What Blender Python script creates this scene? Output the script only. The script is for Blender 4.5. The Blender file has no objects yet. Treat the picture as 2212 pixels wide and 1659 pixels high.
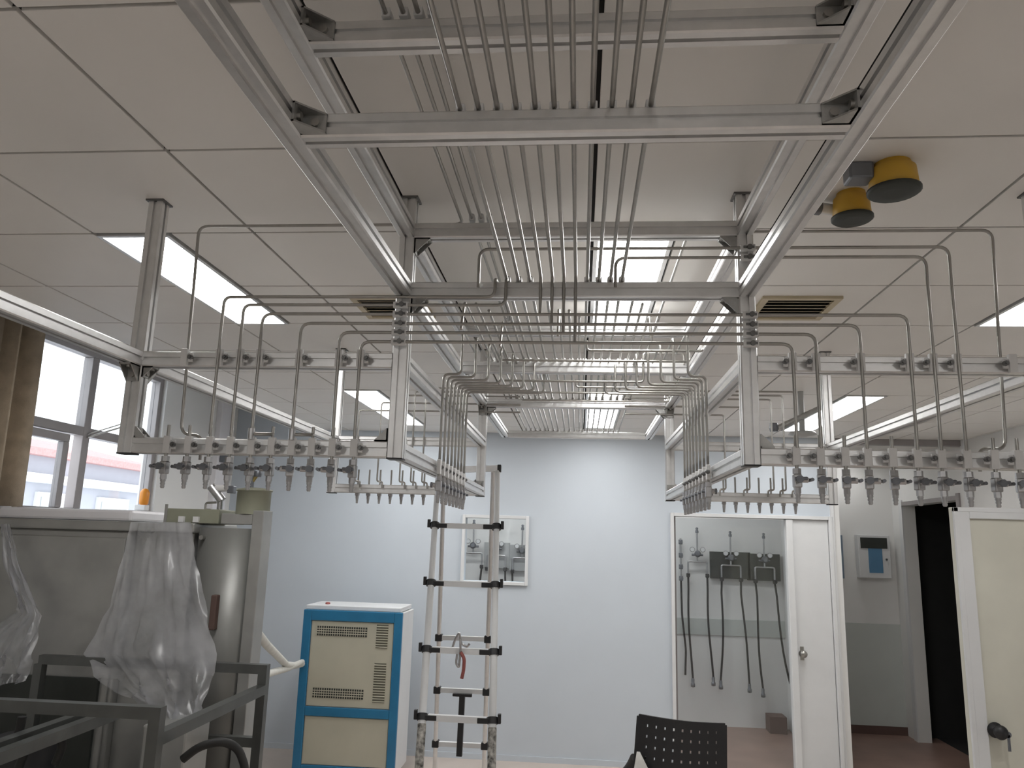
import bpy, bmesh, math, random
import numpy as np
from mathutils import Vector, Matrix
random.seed(4)
sc = bpy.context.scene
col = sc.collection

# ---------------------------------------------------------------- camera, sky, exposure
FPX, YAW, PITCH, ROLL = 1660.0, .0909368, .1978808, .0284216
CAMZ = 1.85
def cam_axes():
    cy, sy, cp, sp = math.cos(YAW), math.sin(YAW), math.cos(PITCH), math.sin(PITCH)
    f = Vector((-sy*cp, cy*cp, sp)); r = Vector((cy, sy, 0)); u = r.cross(f)
    c, s = math.cos(ROLL), math.sin(ROLL)
    return c*r + s*u, -s*r + c*u, f
RR, UU, FF = cam_axes()
cam = bpy.data.cameras.new('camera'); cam.sensor_width = 36; cam.lens = 36*FPX/2212
cam.clip_start = .02
co = bpy.data.objects.new('camera', cam); col.objects.link(co)
co.matrix_world = Matrix(((RR.x, UU.x, -FF.x, 0), (RR.y, UU.y, -FF.y, 0), (RR.z, UU.z, -FF.z, CAMZ), (0, 0, 0, 1)))
sc.camera = co

EXPOSURE = 0.68
LAMP = 12.0          # ceiling panels
SKY = 2.1
sc.view_settings.view_transform = 'Standard'
sc.view_settings.look = 'None'
sc.view_settings.exposure = EXPOSURE
sc.view_settings.gamma = 1
sc.view_settings.use_curve_mapping = False
w = bpy.data.worlds.new('sky'); sc.world = w; w.use_nodes = True
wb = w.node_tree.nodes['Background']
wb.inputs[0].default_value = (.92, .96, 1, 1); wb.inputs[1].default_value = SKY

# where the ray through a photograph pixel meets a plane of the room
def ray(x, y): return FF + RR*((x-1106)/FPX) - UU*((y-829.5)/FPX)
def on_y(x, y, Y): d = ray(x, y); return Vector((0, 0, CAMZ)) + d*(Y/d.y)
def on_x(x, y, X): d = ray(x, y); return Vector((0, 0, CAMZ)) + d*(X/d.x)
def on_z(x, y, z): d = ray(x, y); return Vector((0, 0, CAMZ)) + d*((z-CAMZ)/d.z)

# ---------------------------------------------------------------- materials
def mat(name, color, rough=.5, metal=0, vary=.06, scale=8, bump=0, bscale=60, spec=None):
    m = bpy.data.materials.new(name); m.use_nodes = True
    nt = m.node_tree; b = nt.nodes['Principled BSDF']
    b.inputs['Roughness'].default_value = rough; b.inputs['Metallic'].default_value = metal
    if spec is not None: b.inputs['Specular IOR Level'].default_value = spec
    tc = nt.nodes.new('ShaderNodeTexCoord')
    n = nt.nodes.new('ShaderNodeTexNoise'); n.inputs['Scale'].default_value = scale; n.inputs['Detail'].default_value = 4
    nt.links.new(tc.outputs['Object'], n.inputs['Vector'])
    r = nt.nodes.new('ShaderNodeValToRGB')
    lo = [max(0, c*(1-vary)) for c in color]; hi = [min(1, c*(1+vary)) for c in color]
    r.color_ramp.elements[0].position = .3; r.color_ramp.elements[1].position = .7
    r.color_ramp.elements[0].color = (*lo, 1); r.color_ramp.elements[1].color = (*hi, 1)
    nt.links.new(n.outputs['Fac'], r.inputs['Fac']); nt.links.new(r.outputs['Color'], b.inputs['Base Color'])
    if bump:
        n2 = nt.nodes.new('ShaderNodeTexNoise'); n2.inputs['Scale'].default_value = bscale; n2.inputs['Detail'].default_value = 5
        nt.links.new(tc.outputs['Object'], n2.inputs['Vector'])
        bp = nt.nodes.new('ShaderNodeBump'); bp.inputs['Strength'].default_value = bump; bp.inputs['Distance'].default_value = .01
        nt.links.new(n2.outputs['Fac'], bp.inputs['Height']); nt.links.new(bp.outputs['Normal'], b.inputs['Normal'])
    return m
def emat(name, color, strength):
    m = bpy.data.materials.new(name); m.use_nodes = True; nt = m.node_tree
    b = nt.nodes['Principled BSDF']; b.inputs['Base Color'].default_value = (.8, .8, .8, 1)
    b.inputs['Emission Color'].default_value = (*color, 1); b.inputs['Emission Strength'].default_value = strength
    return m
def glassmat(name, tint, gloss=.08, diff=0, rough=.05, wr=0):
    m = bpy.data.materials.new(name); m.use_nodes = True; nt = m.node_tree
    out = nt.nodes['Material Output']; nt.nodes.remove(nt.nodes['Principled BSDF'])
    t = nt.nodes.new('ShaderNodeBsdfTransparent'); t.inputs[0].default_value = (*tint, 1)
    g = nt.nodes.new('ShaderNodeBsdfGlossy'); g.inputs['Roughness'].default_value = rough
    mx = nt.nodes.new('ShaderNodeMixShader'); mx.inputs[0].default_value = gloss
    nt.links.new(t.outputs[0], mx.inputs[1]); nt.links.new(g.outputs[0], mx.inputs[2])
    last = mx
    if diff:
        d = nt.nodes.new('ShaderNodeBsdfDiffuse'); d.inputs[0].default_value = (.85, .86, .9, 1)
        tl = nt.nodes.new('ShaderNodeBsdfTranslucent'); tl.inputs[0].default_value = (.85, .86, .9, 1)
        dm = nt.nodes.new('ShaderNodeMixShader'); dm.inputs[0].default_value = .4
        nt.links.new(d.outputs[0], dm.inputs[1]); nt.links.new(tl.outputs[0], dm.inputs[2])
        m2 = nt.nodes.new('ShaderNodeMixShader')
        tc = nt.nodes.new('ShaderNodeTexCoord'); n = nt.nodes.new('ShaderNodeTexNoise'); n.inputs['Scale'].default_value = 3.5; n.inputs['Detail'].default_value = 5
        nt.links.new(tc.outputs['Object'], n.inputs['Vector'])
        mr = nt.nodes.new('ShaderNodeMapRange'); mr.inputs[1].default_value = .3; mr.inputs[2].default_value = .7
        mr.inputs[3].default_value = diff*.45; mr.inputs[4].default_value = min(1, diff*1.5)
        nt.links.new(n.outputs['Fac'], mr.inputs[0]); nt.links.new(mr.outputs[0], m2.inputs[0])
        nt.links.new(last.outputs[0], m2.inputs[1]); nt.links.new(dm.outputs[0], m2.inputs[2]); last = m2
    nt.links.new(last.outputs[0], out.inputs['Surface'])
    return m

M = dict(
    alu=mat('anodised_aluminium', (.72, .72, .72), .36, .85, .05, 30, .02, 200),
    bracket=mat('cast_aluminium', (.42, .42, .41), .45, .85, .1, 40, .1, 150),
    steel=mat('stainless_tube', (.38, .37, .35), .33, .9, .06, 40),
    clamp=mat('clamp_plastic', (.72, .72, .72), .45, 0, .04),
    bolt=mat('dark_bolt', (.16, .16, .16), .4, .7, .1),
    valve=mat('valve_steel', (.48, .48, .49), .32, .95, .1, 60),
    valve_dark=mat('valve_dark', (.17, .18, .20), .4, .5, .1),
    ceil=mat('ceiling_tile_paint', (.80, .78, .75), .5, 0, .02, 3),
    gap=mat('ceiling_void', (.02, .02, .02), .9),
    wall=mat('back_wall_paint', (.55, .60, .655), .55, 0, .02, 2, .02, 120),
    wall2=mat('side_wall_paint', (.74, .74, .73), .6, 0, .02, 2, .02, 120),
    dado=mat('dado_paint', (.52, .55, .53), .6, 0, .03, 3),
    white=mat('white_lacquer', (.68, .69, .70), .4, 0, .02),
    cream=mat('cream_lacquer', (.62, .61, .53), .45, 0, .04, 5),
    beige=mat('beige_panel', (.47, .45, .36), .45, 0, .05, 4),
    blue=mat('blue_enamel', (.02, .16, .31), .35, 0, .1, 6),
    black=mat('black_plastic', (.015, .015, .017), .45, 0, .1),
    darkroom=mat('dark_room_shade', (.02, .02, .02), .9),  # near-black; darkness of the unlit room put into the colour
    floor=mat('floor_paint', (.57, .50, .45), .4, 0, .08, 3, .02, 50),
    floor2=mat('rear_floor_paint', (.26, .17, .14), .4, 0, .15, 3, .02, 50),
    frame=mat('window_frame_grey', (.30, .28, .28), .45, .2, .06),
    sill=mat('sill_white', (.82, .81, .84), .4, 0, .02),
    curtain=mat('curtain_cloth', (.50, .42, .32), .9, 0, .15, 14, .2, 220),
    yellow=mat('yellow_plastic', (.60, .36, .04), .45, 0, .1),
    grille=mat('dark_grille', (.045, .05, .045), .55, .3, .1),
    ventm=mat('vent_beige', (.50, .43, .30), .5, 0, .08),
    inox=mat('brushed_steel', (.36, .36, .345), .38, .45, .12, 5, .03, 90),
    darksteel=mat('dark_polished_steel', (.25, .25, .24), .42, .5, .15, 3),
    greygreen=mat('grey_green_paint', (.27, .275, .21), .5, .1, .1),
    tubegrey=mat('grey_square_tube', (.13, .135, .13), .4, .7, .1, 12),
    rubber=mat('black_rubber', (.012, .012, .012), .6),
    hosew=mat('pale_hose', (.62, .62, .58), .6, 0, .08, 20),
    red=mat('red_strap', (.30, .09, .08), .6),
    orange=mat('orange_lamp', (.75, .28, .03), .4),
    signblue=mat('blue_label', (.10, .23, .38), .5, 0, .05),
    notice=mat('blue_grey_board', (.20, .26, .33), .5),
    cloth=mat('white_cloth', (.72, .72, .70), .9, 0, .05, 30, .2, 200),
    glass=glassmat('window_glass', (.93, .95, .96), .06),
    film=glassmat('plastic_film', (.95, .955, .97), .08, .31, .30),
    facade=mat('pale_facade', (.36, .36, .40), .8, 0, .03),
    roof=mat('red_roof_tile', (.48, .27, .26), .8, 0, .15, 20),
    lamp=emat('lamp_diffuser', (1, .99, .97), LAMP),
    board=mat('brown_board', (.10, .06, .05), .7),
    sticker=mat('printed_sticker', (.28, .27, .25), .5, 0, .95, 45),
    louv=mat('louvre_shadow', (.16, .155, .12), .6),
    palegrey=mat('pale_grey_plate', (.42, .43, .43), .5, .2),
    brass=mat('brass', (.45, .36, .15), .35, .9, .1),
)

# ---------------------------------------------------------------- mesh building
class MB:
    def __init__(s): s.v = []; s.f = []; s.sm = []
    def add(s, verts, faces, smooth=False):
        n = len(s.v); s.v += [Vector(v) for v in verts]
        for f in faces: s.f.append([i+n for i in f]); s.sm.append(smooth)
        return s
    def box(s, lo, hi, bev=0):
        x0, y0, z0 = lo; x1, y1, z1 = hi
        if not bev:
            return s.add([(x0,y0,z0),(x1,y0,z0),(x1,y1,z0),(x0,y1,z0),(x0,y0,z1),(x1,y0,z1),(x1,y1,z1),(x0,y1,z1)],
                  [(3,2,1,0),(4,5,6,7),(0,1,5,4),(1,2,6,5),(2,3,7,6),(3,0,4,7)])
        bm = bmesh.new(); bmesh.ops.create_cube(bm, size=1)
        for v in bm.verts: v.co = Vector(((x0+x1)/2+v.co.x*(x1-x0), (y0+y1)/2+v.co.y*(y1-y0), (z0+z1)/2+v.co.z*(z1-z0)))
        bmesh.ops.bevel(bm, geom=bm.edges[:], offset=bev, segments=2, affect='EDGES', profile=.5)
        bm.verts.index_update()
        s.add([v.co.copy() for v in bm.verts], [[v.index for v in f.verts] for f in bm.faces]); bm.free(); return s
    def beam(s, a, b, wx, wy, up=(0,0,1)):                    # rectangular bar between two points
        a = Vector(a); b = Vector(b); d = (b-a).normalized(); up = Vector(up)
        if abs(d.dot(up)) > .99: up = Vector((0,1,0))
        p = d.cross(up).normalized()*wx/2; q = p.cross(d).normalized()*wy/2
        vs = [c+i*p+j*q for c in (a, b) for i, j in ((-1,-1),(1,-1),(1,1),(-1,1))]
        return s.add(vs, [(3,2,1,0),(4,5,6,7),(0,1,5,4),(1,2,6,5),(2,3,7,6),(3,0,4,7)])
    def extr(s, a, b, size, up=(0,0,1)):                      # slotted aluminium extrusion
        a = Vector(a); b = Vector(b); d = (b-a).normalized(); up = Vector(up)
        if abs(d.dot(up)) > .99: up = Vector((0,1,0))
        p = d.cross(up).normalized(); q = p.cross(d).normalized()
        h = size/2; g = size*.11; k = size*.16; e = size*.07
        side = [(-h+e,-h),(-g,-h),(-g,-h+k),(g,-h+k),(g,-h),(h-e,-h)]
        poly = []
        for r in range(4):
            c, sn = ((1,0),(0,1),(-1,0),(0,-1))[r]
            poly += [(x*c-y*sn, x*sn+y*c) for x, y in side]
        n = len(poly)
        vs = [c+x*p+y*q for c in (a, b) for x, y in poly]
        fs = [(i, (i+1) % n, n+(i+1) % n, n+i) for i in range(n)]
        fs += [tuple(range(n-1, -1, -1)), tuple(range(n, 2*n))]
        return s.add(vs, fs)
    def cyl(s, a, b, r, n=10, r2=None, caps=True, smooth=True):
        a = Vector(a); b = Vector(b); r2 = r if r2 is None else r2
        d = (b-a).normalized(); up = Vector((0,0,1)) if abs(d.z) < .9 else Vector((1,0,0))
        p = d.cross(up).normalized(); q = d.cross(p)
        vs = []
        for c, rr in ((a, r), (b, r2)):
            for i in range(n):
                t = 2*math.pi*i/n; vs.append(c+p*(rr*math.cos(t))+q*(rr*math.sin(t)))
        s.add(vs, [(i, (i+1) % n, n+(i+1) % n, n+i) for i in range(n)], smooth)
        if caps: s.add(vs, [tuple(range(n-1,-1,-1)), tuple(range(n, 2*n))])
        return s
    def lathe(s, prof, at, n=16, axis='z'):
        at = Vector(at); vs = []
        for r, h in prof:
            for i in range(n):
                t = 2*math.pi*i/n; x, y = r*math.cos(t), r*math.sin(t)
                vs.append(at + (Vector((x, y, h)) if axis == 'z' else Vector((x, h, y)) if axis == 'y' else Vector((h, x, y))))
        fs = []
        for k in range(len(prof)-1):
            for i in range(n): fs.append((k*n+i, k*n+(i+1) % n, (k+1)*n+(i+1) % n, (k+1)*n+i))
        s.add(vs, fs, True); m = len(prof)
        s.add(vs, [tuple(range(n-1,-1,-1)), tuple(range((m-1)*n, m*n))]); return s
    def tube(s, pts, r, n=8, fillet=0, caps=True):
        pts = [Vector(p) for p in pts]
        if fillet:
            out = [pts[0]]
            for i in range(1, len(pts)-1):
                a, b, c = pts[i-1], pts[i], pts[i+1]
                d0 = (a-b); d1 = (c-b); f = min(fillet, d0.length*.49, d1.length*.49)
                p0 = b+d0.normalized()*f; p1 = b+d1.normalized()*f
                for k in range(6):
                    t = k/5; out.append(p0*(1-t)**2 + b*2*t*(1-t) + p1*t*t)
            out.append(pts[-1]); pts = out
        vs = []; prev = None
        for i, c in enumerate(pts):
            d = ((pts[min(i+1, len(pts)-1)]-pts[max(i-1, 0)])).normalized()
            if prev is None:
                up = Vector((0,0,1)) if abs(d.z) < .9 else Vector((1,0,0)); p = d.cross(up).normalized()
            else: p = (prev - d*prev.dot(d)).normalized()
            prev = p; q = d.cross(p)
            for k in range(n):
                t = 2*math.pi*k/n; vs.append(c+p*(r*math.cos(t))+q*(r*math.sin(t)))
        fs = [(i*n+k, i*n+(k+1) % n, (i+1)*n+(k+1) % n, (i+1)*n+k) for i in range(len(pts)-1) for k in range(n)]
        s.add(vs, fs, True)
        if caps: s.add(vs, [tuple(range(n-1,-1,-1)), tuple(range(len(vs)-n, len(vs)))])
        return s
    def prism(s, poly, dvec):                                  # planar polygon pushed along dvec
        poly = [Vector(p) for p in poly]; n = len(poly); dv = Vector(dvec)
        return s.add(poly+[p+dv for p in poly], [tuple(range(n-1,-1,-1)), tuple(range(n, 2*n))]+[(i, (i+1) % n, n+(i+1) % n, n+i) for i in range(n)])
    def mesh(s, name, m, off=Vector((0,0,0))):
        me = bpy.data.meshes.new(name); me.from_pydata([v-off for v in s.v], [], s.f)
        me.polygons.foreach_set('use_smooth', s.sm)
        bm = bmesh.new(); bm.from_mesh(me); bmesh.ops.recalc_face_normals(bm, faces=bm.faces); bm.to_mesh(me); bm.free()
        me.materials.append(m); me.update(); return me
    def build(s, name, m, parent=None):
        off = Vector((0,0,0)); q = parent
        while q is not None: off = off+q.location; q = q.parent
        if isinstance(m, str): m = M[m]
        o = bpy.data.objects.new(name, s.mesh(name, m, off)); col.objects.link(o)
        if parent is not None: o.parent = parent
        return o
def tag(o, label, cat, group=None):
    o['label'] = label; o['category'] = cat
    if group: o['group'] = group
    return o
def thing(name, label, cat, loc=(0,0,0), group=None):
    o = bpy.data.objects.new(name, None); o.empty_display_size = .05; col.objects.link(o); o.location = loc
    return tag(o, label, cat, group)
def struct(o): o['kind'] = 'structure'; return o
def sroot(name, loc=(0,0,0)):
    o = bpy.data.objects.new(name, None); o.empty_display_size = .05; col.objects.link(o); o.location = loc; return struct(o)
def copy_tree(o, parent=None):
    c = o.copy(); col.objects.link(c)
    if parent is not None: c.parent = parent
    for ch in list(o.children): copy_tree(ch, c)
    return c
def share(src, parent, loc):                                   # another piece with the same mesh
    c = src.copy(); col.objects.link(c); c.parent = parent; c.location = loc; return c
ORD = ['first','second','third','fourth','fifth','sixth','seventh','eighth','ninth','tenth','eleventh','twelfth','thirteenth','fourteenth',
       'fifteenth','sixteenth','seventeenth','eighteenth','nineteenth','twentieth']

# ---------------------------------------------------------------- room shell
ZC = 2.797            # ceiling
YB = 6.99             # back wall face
XW, XE = -3.25, 3.34  # left wall, right wall
XEDGE = -2.66         # where the ceiling stops for the curtain recess
YF = 8.66             # far wall of the rooms behind
struct(MB().box((-3.45,-3.1,-.12),(3.6,YB,0)).build('floor', 'floor'))
struct(MB().box((-3.45,YB,-.12),(3.6,9.2,0)).build('floor_rear', 'floor2'))

def wall_holes(name, m, axis, at, thick, u0, u1, z0, z1, holes, parent=None):
    """wall in the plane axis=at, pushed by thick; holes = (ua, ub, za, zb)"""
    us = sorted({u0, u1, *[h[0] for h in holes], *[h[1] for h in holes]}); zs = sorted({z0, z1, *[h[2] for h in holes], *[h[3] for h in holes]})
    mb = MB()
    for i in range(len(us)-1):
        for j in range(len(zs)-1):
            uc, zc = (us[i]+us[i+1])/2, (zs[j]+zs[j+1])/2
            if any(h[0] < uc < h[1] and h[2] < zc < h[3] for h in holes): continue
            a, b = sorted((at, at+thick))
            if axis == 'y': mb.box((us[i],a,zs[j]),(us[i+1],b,zs[j+1]))
            else: mb.box((a,us[i],zs[j]),(b,us[i+1],zs[j+1]))
    return struct(mb.build(name, m, parent))
WIN = (-1.02, -.475, 1.47, 2.02)       # small window in the back wall
DOOR = (.83, 2.15, 0, 2.08)            # double door in the back wall
wall_holes('wall_back', 'wall', 'y', YB, .1, XW-.1, 2.17, 0, 3.15, [WIN, DOOR])
LW = (4.25, 5.70, 1.93, 3.02)           # window in the left wall
wall_holes('wall_left', 'wall2', 'x', XW, -.14, -3, YB, 0, 3.15, [LW])
RD = (7.2, 8.38, 0, 2.29)              # dark doorway in the right wall
wall_holes('wall_right', 'wall2', 'x', XE, .12, -3, YF+.1, 0, 3.15, [RD])
struct(MB().box((XW-.14,-3.1,0),(XE+.12,-3,3.15)).build('wall_front', 'wall2'))
struct(MB().box((-1.9,YF,0),(XE,YF+.1,3.15)).build('wall_far', 'wall2'))
struct(MB().box((-2.0,YB+.1,0),(-1.9,YF+.1,3.15)).build('wall_far_left', 'wall2'))
struct(MB().box((2.17,YB,0),(2.25,YF,3.15)).build('wall_passage', 'wall2'))
struct(MB().box((2.765,4.1,0),(XE,4.2,ZC)).build('wall_stub', 'wall2'))
# lower painted band of the passage and of the room behind
struct(MB().box((2.25,YF-.006,.0),(XE,YF,1.08)).build('trim_1', 'dado'))
struct(MB().box((-1.9,YF-.012,.90),(2.17,YF,1.07), .004).build('trim_2', 'dado'))
struct(MB().box((2.25,YB,ZC-.05),(XE,YB+.08,ZC)).build('trim_3', 'frame'))
struct(MB().box((2.17,YB-.02,0),(2.20,YB,ZC)).build('trim_4', 'white'))
struct(MB().box((XE-.03,YB-.05,2.2),(XE,YB+.02,ZC)).build('trim_5', 'white'))
struct(MB().box((XW,YB-.010,0),(DOOR[0]-.06,YB,.045)).build('baseboard_back', 'wall'))
struct(MB().box((2.25,YF-.02,0),(XE,YF-.006,.08)).build('baseboard_far', 'board'))
# room behind the right doorway, its darkness painted on the walls
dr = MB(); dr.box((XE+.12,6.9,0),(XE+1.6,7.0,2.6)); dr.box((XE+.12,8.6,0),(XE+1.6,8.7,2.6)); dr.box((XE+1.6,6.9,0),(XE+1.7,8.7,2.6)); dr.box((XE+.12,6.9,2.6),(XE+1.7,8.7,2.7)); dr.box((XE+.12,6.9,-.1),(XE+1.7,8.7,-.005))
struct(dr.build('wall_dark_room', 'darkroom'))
d3 = sroot('door_3', (XE, 7.2, 0))
MB().box((XE-.015,7.14,0),(XE,7.2,2.35)).build('jamb', 'frame', d3)
MB().box((XE-.015,8.38,0),(XE,8.46,2.35)).build('jamb', 'white', d3)
MB().box((XE-.015,7.2,2.29),(XE,8.38,2.33)).build('head', 'frame', d3)

# ceiling: separate tiles under a dark void, with half-width lamps
ceiling = struct(MB().box((XEDGE,-3,ZC+.012),(XE,YF,ZC+.06)).build('ceiling', 'gap'))
MB().box((XEDGE,-3,ZC),(XE,.648,ZC+.012)).build('ceiling_panel', 'ceil', ceiling)
MB().box((-2.0,YB+.1,ZC),(XE,YF,ZC+.012)).build('ceiling_panel', 'ceil', ceiling)
def lamp(x0, x1, y0, y1, label, group):
    t = thing('ceiling_light', label, 'light', ((x0+x1)/2,(y0+y1)/2,ZC), group)
    fr = MB(); e = .014
    fr.box((x0,y0,ZC-.006),(x0+e,y1,ZC+.01)); fr.box((x1-e,y0,ZC-.006),(x1,y1,ZC+.01)); fr.box((x0+e,y0,ZC-.006),(x1-e,y0+e,ZC+.01)); fr.box((x0+e,y1-e,ZC-.006),(x1-e,y1,ZC+.01))
    fr.build('frame', 'alu', t)
    MB().box((x0+e,y0+e,ZC-.001),(x1-e,y1-e,ZC+.008)).build('diffuser', 'lamp', t)
struct(MB().box((XW-.14,-3,3.15),(XEDGE+.1,YB,3.2)).build('ceiling_recess', 'wall2'))
struct(MB().box((XEDGE,-3,ZC+.06),(XEDGE+.02,YB,3.15)).build('trim_6', 'wall2'))
TX, TY = .5465, .537
xs = [XEDGE]+[.031+TX*k for k in range(-4, 7) if XEDGE+.02 < .031+TX*k < XE]+[XE]
ys = [.653+TY*k for k in range(12)]+[YB]
LAMPX = [(-1.6085, 0), (.031, 0), (1.6705, 0)]
LW_ = .262
GAP = .0048
tproto = {}
for i in range(len(xs)-1):
    for j in range(len(ys)-1):
        x0, x1, y0, y1 = xs[i], xs[i+1], ys[j], ys[j+1]
        lampcol = any(abs(x0-lx) < .01 for lx, _ in LAMPX) and j in (3, 4, 8, 9, 10)
        if lampcol: x0 += LW_
        key = (round(x1-x0, 3), round(y1-y0, 3))
        if key not in tproto:
            o = MB().box((x0+GAP,y0+GAP,ZC),(x1-GAP,y1-GAP,ZC+.012), .0015).build('ceiling_tile', 'ceil', ceiling)
            me = o.data; off = Vector((x0, y0, ZC))
            for v in me.vertices: v.co -= off
            o.location = off; tproto[key] = o
        else: share(tproto[key], ceiling, (x0, y0, ZC))
lamp_where = [['left ceiling above the left wing of valves', 'ceiling beyond the left wing beside the back wall'],
              ['middle ceiling straight above the tube tray', 'ceiling over the far end of the tube tray'],
              ['right ceiling at the edge of the picture', 'ceiling beyond the right wing by the passage']]
for a, (lx, _) in enumerate(LAMPX):
    for b, j in enumerate((3, 8)):
        x0, x1, y0, y1 = lx+.006, lx+LW_-.004, ys[j]+.006, ys[j+2+b]-.006
        if b == 0: lamp(x0, x1, -1.6, -.52, 'added fill panel light behind the camera, %s row' % ('left', 'middle', 'right')[a], 'added fill panels behind the camera')  # row added out of view to light the foreground
        lamp(x0, x1, y0, y1, 'bright rectangular flush panel light in the '+lamp_where[a][b], 'ceiling panel lights')
lamp(.3, 1.3, 7.6, 7.86, 'added fill light in the room behind the glass door', 'added fill lights of the rooms behind')  # added out of view to brighten the room behind the door
lamp(2.55, 2.95, 8.24, 8.40, 'added fill light on the passage ceiling behind the right lower beam', 'added fill lights of the rooms behind')  # added to light the passage, tucked behind the beam
lamp(-1.5, -.3, 7.5, 7.76, 'added fill light in the room behind the small window', 'added fill lights of the rooms behind')  # added so the room seen through the small window is brighter
for cx, cy, side in ((-.79, 3.07, 'left of the tray behind the left post'), (.85, 3.07, 'right of the tray near the right post')):
    t = thing('ceiling_vent', 'square beige louvred ceiling vent '+side, 'vent', (cx, cy, ZC))
    h = .15; fr = MB()
    fr.box((cx-h,cy-h,ZC-.012),(cx+h,cy-h+.025,ZC)); fr.box((cx-h,cy+h-.025,ZC-.012),(cx+h,cy+h,ZC)); fr.box((cx-h,cy-h+.025,ZC-.012),(cx-h+.025,cy+h-.025,ZC)); fr.box((cx+h-.025,cy-h+.025,ZC-.012),(cx+h,cy+h-.025,ZC))
    fr.build('frame', 'ventm', t)
    MB().box((cx-h+.025,cy-h+.025,ZC-.002),(cx+h-.025,cy+h-.025,ZC)).build('backing', 'grille', t)
    for k in range(6):
        y = cy-h+.045+k*.042
        MB().prism([(cx-h+.025,y,ZC-.011),(cx-h+.025,y+.024,ZC-.003),(cx-h+.025,y+.026,ZC-.005),(cx-h+.025,y+.002,ZC-.012)], (2*h-.05,0,0)).build('slat', 'ventm', t)

# left window
w1 = sroot('window_1', (XW, LW[0], LW[2]))
fw = .05; xo = XW-.07
def wbar(y0, y1, z0, z1, name='frame_bar', m='frame', x0=xo-.03, x1=xo+.04): return MB().box((x0,y0,z0),(x1,y1,z1), .004).build(name, m, w1)
YM, ZT = 4.835, 2.465
wbar(LW[0], LW[0]+fw, *LW[2:]); wbar(LW[1]-fw, LW[1], *LW[2:]); wbar(LW[0]+fw, LW[1]-fw, LW[3]-fw, LW[3]); wbar(LW[0]+fw, LW[1]-fw, LW[2], LW[2]+.03)
wbar(YM-.035, YM+.035, LW[2]+.03, LW[3]-fw); wbar(LW[0]+fw, YM-.035, ZT-.03, ZT+.03); wbar(YM+.035, LW[1]-fw, ZT-.03, ZT+.03)
for y0, y1, z0, z1 in ((LW[0]+fw,YM-.035,ZT+.03,LW[3]-fw),(YM+.035,LW[1]-fw,ZT+.03,LW[3]-fw),(YM+.035,LW[1]-fw,LW[2]+.03,ZT-.03)):
    MB().box((xo-.003,y0,z0),(xo+.003,y1,z1)).build('pane', 'glass', w1)
# inward opening casement, ajar
cs = MB().box((xo+.005,LW[0]+fw,ZT-.09),(xo+.05,LW[0]+fw+.36,ZT-.04), .004).build('casement', 'frame', w1)
MB().box((xo+.005,LW[0]+fw+.305,LW[2]+.03),(xo+.05,LW[0]+fw+.36,ZT-.09), .004).build('stile', 'frame', cs).parent = cs
MB().box((xo+.02,LW[0]+fw,LW[2]+.03),(xo+.026,LW[0]+fw+.305,ZT-.09)).build('pane', 'glass', cs)
stay = MB().cyl((xo+.05,4.83,2.43),(xo+.16,5.12,2.56), .006, 8); stay.cyl((xo+.05,4.83,2.45),(xo+.16,5.12,2.585), .004, 8)
stay.build('window_stay', 'steel', w1)
struct(MB().box((XW-.14,LW[0]-.03,LW[2]-.05),(XW+.05,LW[1]+.03,LW[2]), .006).build('trim_7', 'sill'))
struct(MB().box((XW,6.56,0),(XW+.05,6.80,3.1), .004).build('trim_8', 'sill'))     # pale pilaster beside the corner

# outside: pale building
ext = thing('exterior_building', 'pale building with red roof seen outside the left window', 'building', (-9.2, 6, 0))
MB().box((-9.8,1,-3),(-9.2,16,3.0)).build('wall', 'facade', ext)
MB().prism([(-9.0,1,3.0),(-9.0,1,3.12),(-11,1,3.55),(-11,1,3.0)], (0,15,0)).build('roof', 'roof', ext)
for k in range(8):
    f = MB().box((-9.2,2.2+k*1.7,.9),(-9.14,3.2+k*1.7,2.4)).build('window', 'white', ext)
    MB().box((-9.14,2.28+k*1.7,.98),(-9.12,3.12+k*1.7,2.32)).build('pane', 'palegrey', f)
MB().box((-9.2,1,2.55),(-9.05,16,2.7)).build('ledge', 'white', ext)

# curtain
cu = MB(); n = 60; vs = []; fs = []
for i in range(n+1):
    y = 2.85+1.28*i/n; d = .060*math.sin(i*.8)+.016*math.sin(i*2.1+1)
    for z in (3.08, 2.7, 2.3, 1.945): vs.append((-3.165+d*(1+.25*(3.08-z)), y+.02*math.sin(i*.95+1.2), z))
for i in range(n):
    for k in range(3): fs.append((i*4+k, i*4+k+1, (i+1)*4+k+1, (i+1)*4+k))
cu.add(vs, fs, True)
c_ = cu.build('curtain', 'curtain'); sd = c_.modifiers.new('thickness', 'SOLIDIFY'); sd.thickness = .006
tag(c_, 'brown cloth curtain with deep folds hanging left of the window', 'curtain')
tag(MB().cyl((-3.165,2.9,3.10),(-3.165,5.6,3.10), .014, 10).build('curtain_rail', 'frame'), 'dark curtain rail above the left window', 'curtain rail')

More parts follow.
